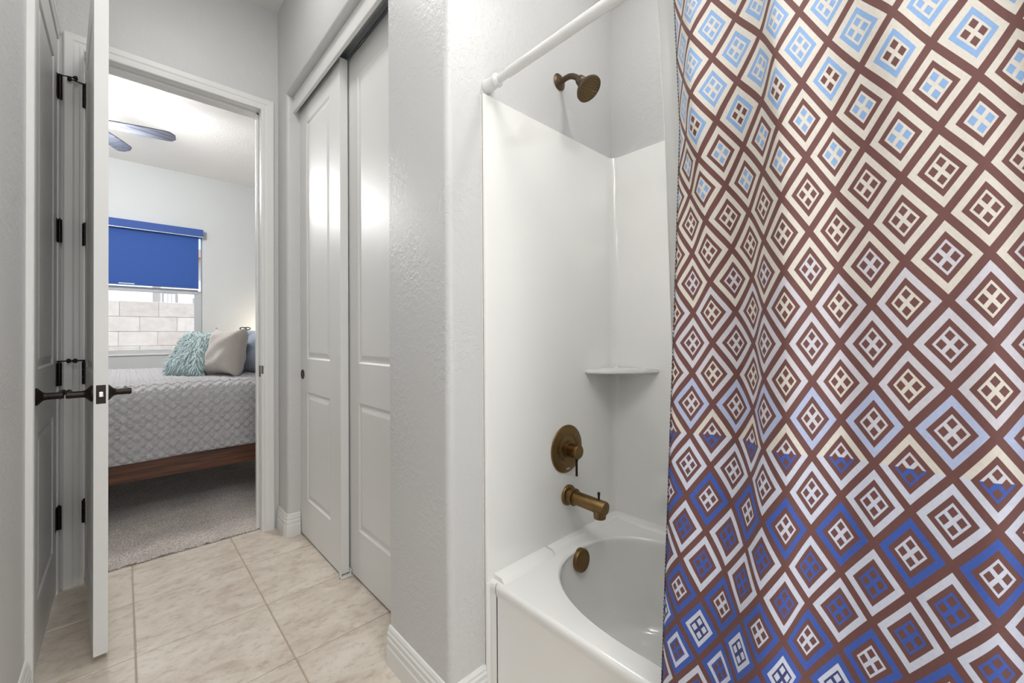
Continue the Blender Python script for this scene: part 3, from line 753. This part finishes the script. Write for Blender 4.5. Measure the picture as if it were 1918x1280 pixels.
# ------------------------------------------------------------------ bedroom window
win = empty('window_1', (.06, 6.1, .94), kind='structure')
fy0, fy1 = 6.085, 6.125
b = box(WX0+.001, WX0+.05, fy0, fy1, WZ0+.001, WZ1-.001, .003); b = box(.608, WX1-.001, fy0, fy1, WZ0+.001, 1.66, .003, bm=b); b = box(.669, WX1-.001, fy0, fy1, 1.66, WZ1-.001, .002, bm=b)
b = box(WX0, WX1-.001, fy0, fy1, WZ0+.001, .983, .003, bm=b); b = box(WX0, WX1-.001, fy0, fy1, WZ1-.05, WZ1-.001, .003, bm=b)
wf = obj('window_frame', b, VINYL, win)
b = box(WX0+.03, .64, fy0-.006, fy1-.005, 1.625, 1.675, .003); obj('meeting_rail', b, VINYL, win)
b = box(WX0+.05, .608, 6.103, 6.106, .983, 1.625); obj('pane', b, GLASS, win)
b = box(WX0+.05, .669, 6.103, 6.106, 1.675, 2.29); obj('pane', b, GLASS, win)
b = box(WX0+.001, WX1-.001, 6.030, 6.086, WZ0-.012, WZ0+.006, .004); obj('window_sill', b, TRIM, win)
# roller shade
rs = empty('roller_shade', (.06, 6.0, 2.33), label='blue roller shade with a fabric valance, half drawn over the bedroom window', cat='window shade')
b = box(-.60, .676, 5.955, 6.040, 2.285, 2.372, .003); obj('valance', b, NAVY, rs)
b = box(-.60, .677, 5.952, 5.958, 2.281, 2.287, .001); obj('valance_trim', b, RODM, rs)
b = grid([[(x, 6.020+.003*math.sin(z*7+x*2), z) for z in [1.70+.03*k for k in range(21)]] for x in [-.585+.05*k for k in range(25)]+[.638]]); 
bmesh.ops.recalc_face_normals(b, faces=b.faces); obj('shade_cloth', b, SHADE, rs, smooth=True)
b = box(-.585, .638, 6.011, 6.026, 1.684, 1.703, .003); obj('bottom_bar', b, NAVY, rs)
b = box(-.04, .085, 6.008, 6.013, 1.694, 1.704, .002); obj('pull_tab', b, RODM, rs)

# ------------------------------------------------------------------ bed
BY0, BY1, BX0, BX1 = 3.325, 4.97, -1.15, .98
bed = empty('bed', (0, 4.1, 0), label='wooden platform bed with a grey quilted spread, seen through the doorway', cat='bed')
b = box(BX0, BX1, BY0+.010, BY0+.040, .252, .400, .003); obj('side_rail', b, WOOD, bed)
b = box(BX0, BX1, BY1-.045, BY1-.015, .252, .400, .003); obj('side_rail', b, WOOD, bed)
b = box(BX0, BX0+.03, BY0+.041, BY1-.046, .252, .400, .003); obj('foot_rail', b, WOOD, bed)
for x in (BX0+.06, BX1-.20):
    for y in (BY0+.28, BY1-.34): obj('leg', box(x, x+.07, y, y+.07, .012, .252, .004), WOOD, bed)
obj('slat_base', box(BX0+.031, BX1-.03, BY0+.041, BY1-.046, .30, .36), WOOD, bed)
obj('headboard', box(BX1, BX1+.05, BY0, BY1, .15, 1.15, .008), WOOD, bed)
obj('mattress', box(BX0+.035, BX1-.01, BY0+.045, BY1-.05, .361, .775, .05, seg=3), TRIM, bed)
# quilt: cross-section y-z with quilted relief
QP = [(BY0-.012, .370), (BY0-.010, .50), (BY0-.004, .62), (BY0+.006, .705), (BY0+.028, .765), (BY0+.075, .802), (BY0+.16, .818), (BY0+.5, .828), (BY1-.5, .836), (BY1-.12, .832), (BY1-.04, .800), (BY1-.002, .72), (BY1+.008, .37)]
def quilt_path(step):
    out = []; acc = 0
    for i in range(len(QP)-1):
        (y0, z0), (y1, z1) = QP[i], QP[i+1]; L = math.hypot(y1-y0, z1-z0); n = max(1, int(L/step))
        for k in range(n):
            f = k/n
            p = cat(QP, i+f); out.append((p[0], p[1], acc+L*f))
        acc += L
    out.append((*QP[-1], acc)); return out
qp = quilt_path(.0066)
def relief(u, v):
    c = .056
    a = (u+v)/c; b_ = (u-v)/c
    fa = abs(math.sin(PI*a)); fb = abs(math.sin(PI*b_))
    g = min(1, fa*2.0)*min(1, fb*2.0)
    w = abs(math.sin(PI*u/c)); x = abs(math.sin(PI*v/c)); g2 = min(1, w*2.6)*min(1, x*2.6)
    return .014*g*(.45+.55*g2)
nx = int((BX1+.02-BX0)/.0068); rows = []
for i in range(nx+1):
    x = BX0-.015+(BX1-.002-BX0+.015)*i/nx; r = []
    for k, (y, z, s) in enumerate(qp):
        k2 = min(k+1, len(qp)-1); k1 = max(k-1, 0); dy, dz = qp[k2][0]-qp[k1][0], qp[k2][1]-qp[k1][1]; L = math.hypot(dy, dz)+1e-9
        nyv, nzv = -dz/L, dy/L; h = relief(x, s)
        wv = .010*math.sin(x*5+1.1)*max(0, 1-s/.45)+.004*math.sin(x*17)*max(0, 1-s/.3)
        zz_ = z+(.006*math.sin(x*4.2)+.003*x if s < .02 else 0)
        r.append((x, y+nyv*h-abs(nyv)*wv, zz_+nzv*h+.004*math.sin(x*9+y*7)*abs(nzv)))
    rows.append(r)
b = grid(rows); bmesh.ops.recalc_face_normals(b, faces=b.faces)
q = obj('quilt', b, QUILT, bed, smooth=True, angle=180)
q.data.polygons[0].normal
# ------------------------------------------------------------------ pillows
def cushion(name, w, h, th, M, mat, label, cat_='pillow', n=18, pinch=.07, sag=0):
    t = empty(name, tuple(M.translation), label=label, cat=cat_, group=None)
    def pt(u, v, s):
        cu_ = 1-pinch*(abs(v)**2)*.9; cv_ = 1-pinch*(abs(u)**2)*.9
        e = max(0, (1-u**4))**.6*max(0, (1-v**4))**.6
        zt = th/2*e*(1+.08*math.sin(u*4+v*3)+.05*math.sin(v*9-u*5))
        return M @ Vector((u*w/2*cv_ if False else u*w/2*(1-pinch*(1-v*v)*abs(u)), v*h/2*(1-pinch*(1-u*u)*abs(v))-sag*(1-abs(v))*.01, s*zt))
    g = [[-1+2*i/n for i in range(n+1)] for _ in (0,)][0]
    b = grid([[pt(u, v, 1) for u in g] for v in g]); b = join(b, grid([[pt(u, v, -1) for u in g] for v in g]))
    bmesh.ops.remove_doubles(b, verts=b.verts, dist=.0006); bmesh.ops.recalc_face_normals(b, faces=b.faces)
    obj('cover', b, mat, t, smooth=True, angle=120)
    return t, pt
def place(c, nrm, lean):
    """basis: local x = width, y = height up, z = pillow normal (nrm = heading angle of the normal, lean = tilt back)"""
    a = math.radians(nrm); l = math.radians(lean)
    nz_ = Vector((math.cos(a)*math.cos(l), math.sin(a)*math.cos(l), math.sin(l)))
    nx_ = Vector((-math.sin(a), math.cos(a), 0)); ny_ = nz_.cross(nx_)
    return Matrix.Translation(c) @ Matrix((nx_, ny_, nz_)).transposed().to_4x4()
# furry pillow
M1 = place((.380, 3.87, .995), 214, 30)
p1, f1 = cushion('throw_pillow', .31, .36, .12, M1, TEALF, 'pale teal shaggy throw pillow, leftmost on the bed')
b = bmesh.new(); rr_ = random.Random(11)
for k in range(3400):
    u, v = rr_.uniform(-1, 1), rr_.uniform(-1, 1); s = 1 if rr_.random() < .72 else -1
    p = f1(u, v, s); e = .02; n_ = (f1(min(1, u+e), v, s)-f1(max(-1, u-e), v, s)).cross(f1(u, min(1, v+e), s)-f1(u, max(-1, v-e), s))
    if n_.length < 1e-9: continue
    n_.normalize(); n_ *= s
    L = rr_.uniform(.035, .065); side = Vector((rr_.uniform(-1, 1), rr_.uniform(-1, 1), rr_.uniform(-.3, .3))).normalized()
    d = (n_*.55+side*.35+Vector((0, 0, -.55))).normalized(); d2 = (d*.6+Vector((0, 0, -1))+side*.3).normalized()
    wv = d.cross(n_ if abs(d.dot(n_)) < .99 else side).normalized()*.0026
    q0, q1, q2 = p-n_*.002, p+d*L*.5, p+d*L*.5+d2*L*.5
    if q2.z < .822: q2.z = .822+rr_.random()*.004
    if q1.z < .822: q1.z = .826
    vs_ = [b.verts.new(x) for x in (q0-wv, q0+wv, q1+wv, q1-wv, q2)]
    b.faces.new(vs_[:4]); b.faces.new((vs_[3], vs_[2], vs_[4]))
fo = obj('fur', b, TEALF, p1, smooth=True, angle=180); fo['kind'] = 'stuff'
# grey velvet pillow seen nearly edge-on, and blue knit one
M2 = place((.556, 3.68, 1.000), 210, 12); cushion('throw_pillow', .31, .38, .19, M2, PGREY, 'plain grey velvet throw pillow between the shaggy one and the blue-grey one', pinch=.2)
M3 = place((.765, 3.74, .998), 203, 8); p3, _ = cushion('throw_pillow', .40, .36, .19, M3, PBLUE, 'blue-grey knitted pillow with a ribbon tie, cut by the door jamb', pinch=.08)
b = None
for dx in (-.03, .0):
    lp_ = [(.70+dx+.020*math.cos(a), 3.735, 1.178+.009*math.sin(a)) for a in [2*PI*k/14 for k in range(15)]]
    b = tube(lp_, .0035, 6, bm=b)
obj('ribbon_tie', b, fabric('dark_ribbon', srgb(70, 64, 66)), p3, smooth=True)

# ------------------------------------------------------------------ ceiling fan
FX, FY, FZ = -.227, 4.29, 2.70
fan = empty('ceiling_fan', (FX, FY, HC), label='ceiling fan with weathered grey blades in the bedroom', cat='ceiling fan')
b = lathe([(0, .065), (.03, .06), (.045, .02)], (FX, FY, HC), (0, 0, -1), 24); b = tube([(FX, FY, HC-.04), (FX, FY, 2.79)], .013, 12, bm=b); obj('down_rod', b, DBRONZE, fan, smooth=True)
b = lathe([(0, .03), (.01, .085), (.06, .10), (.10, .09), (.115, .05)], (FX, FY, 2.795), (0, 0, -1), 32); obj('motor', b, DBRONZE, fan, smooth=True)
def blade(a, tag_=None):
    R, n = .535, 14; ca, sa = math.cos(a), math.sin(a); top = []; bot = []
    for k in range(n+1):
        r = .115+(R-.115)*k/n; f = k/n
        w = .036+.014*math.sin(min(1, f*1.3)*PI/2)
        if f > .88: w *= math.sqrt(max(.0, 1-((f-.88)/.12)**2*.85))
        for lst, dz in ((top, .004), (bot, -.004)):
            row = []
            for s in (-1, 1):
                lx, ly = r, s*w; row.append((FX+lx*ca-ly*sa, FY+lx*sa+ly*ca, FZ+dz-ly*.33))
            lst.append(row)
    b = grid([[t[0], t[1], bb_[1], bb_[0]] for t, bb_ in zip(top, bot)], closeu=True); b.verts.ensure_lookup_table()
    b.faces.new([b.verts[k] for k in range(4)]); b.faces.new([b.verts[n*4+k] for k in range(4)])
    bmesh.ops.recalc_face_normals(b, faces=b.faces); return b
for k in range(5): obj('blade', blade(math.radians(-9.8+72*k)), FANW, fan)
b = lathe([(0, .07), (.02, .085), (.05, .07), (.065, .02)], (FX, FY, 2.68), (0, 0, -1), 28)
obj('lamp_shade', b, LAMPG, fan, smooth=True)

# ------------------------------------------------------------------ outside
struct('floor_yard', box(-14, 20, 6.2, 40, -.25, -.15), GRAVEL)
bw = empty('block_wall', (0, 7.95, -.15), label='pale concrete block garden wall outside the bedroom window', cat='garden wall')
bwm = {}
obj('mortar', box(-6, 7, 7.818, 7.98, -.15, 1.622), plain('mortar', srgb(196, 188, 180), .95, nscale=50), bw)
ztop = 1.685
for r_ in range(4):
    z1 = [1.634, 1.414, 1.205, 1.002][r_]; z0 = [1.419, 1.210, 1.007, .80][r_]
    off = {0: .372, 1: .169, 2: -.049, 3: .169}[r_]
    for k in range(-6, 9):
        x0 = off+.41*k
        if x0 < -2.6 or x0 > 3.2: continue
        key = r_
        if key not in bwm:
            bb = box(0, .405, 0, .15, 0, z1-z0, .003); me = bpy.data.meshes.new('block'); bb.to_mesh(me); bb.free(); me.materials.append(BLOCK); bwm[key] = me
        o = bpy.data.objects.new('block', bwm[key]); C.objects.link(o); o.parent = bw; o.location = (x0, 7.81-7.95+random.uniform(-.002, .002), z0+.15)
hs = empty('neighbour_house', (5, 21, -.15), label='pale stucco house behind the block wall', cat='house')
obj('wall', box(1.0, 10, 20, 26, -.15, 4.2), STUCCO, hs)
obj('roof', prism([(.5, 19.5), (10.5, 19.5), (10.5, 26.5), (.5, 26.5)], 4.2, 4.5), plain('roof_tile', srgb(170, 140, 120), .9), hs)
for x0, x1, z0, z1 in ((1.08, 1.42, 1.8, 2.78), (1.989, 2.9, 1.2, 2.62)):
    f_ = obj('window', box(x0-.05, x1+.05, 19.93, 20.0, z0-.05, z1+.05, .01), plain('far_frame', srgb(150, 148, 150), .6), hs)
    if x0 < 1.5:
        for q_ in range(3):
            w_ = (x1-x0)/3; obj('pane', box(x0+q_*w_+.012, x0+(q_+1)*w_-.012, 19.915, 19.93, z0, z1), TRIM, f_)
    else: obj('pane', box(x0, x1, 19.92, 19.93, z0, z1), DARKGL, f_)
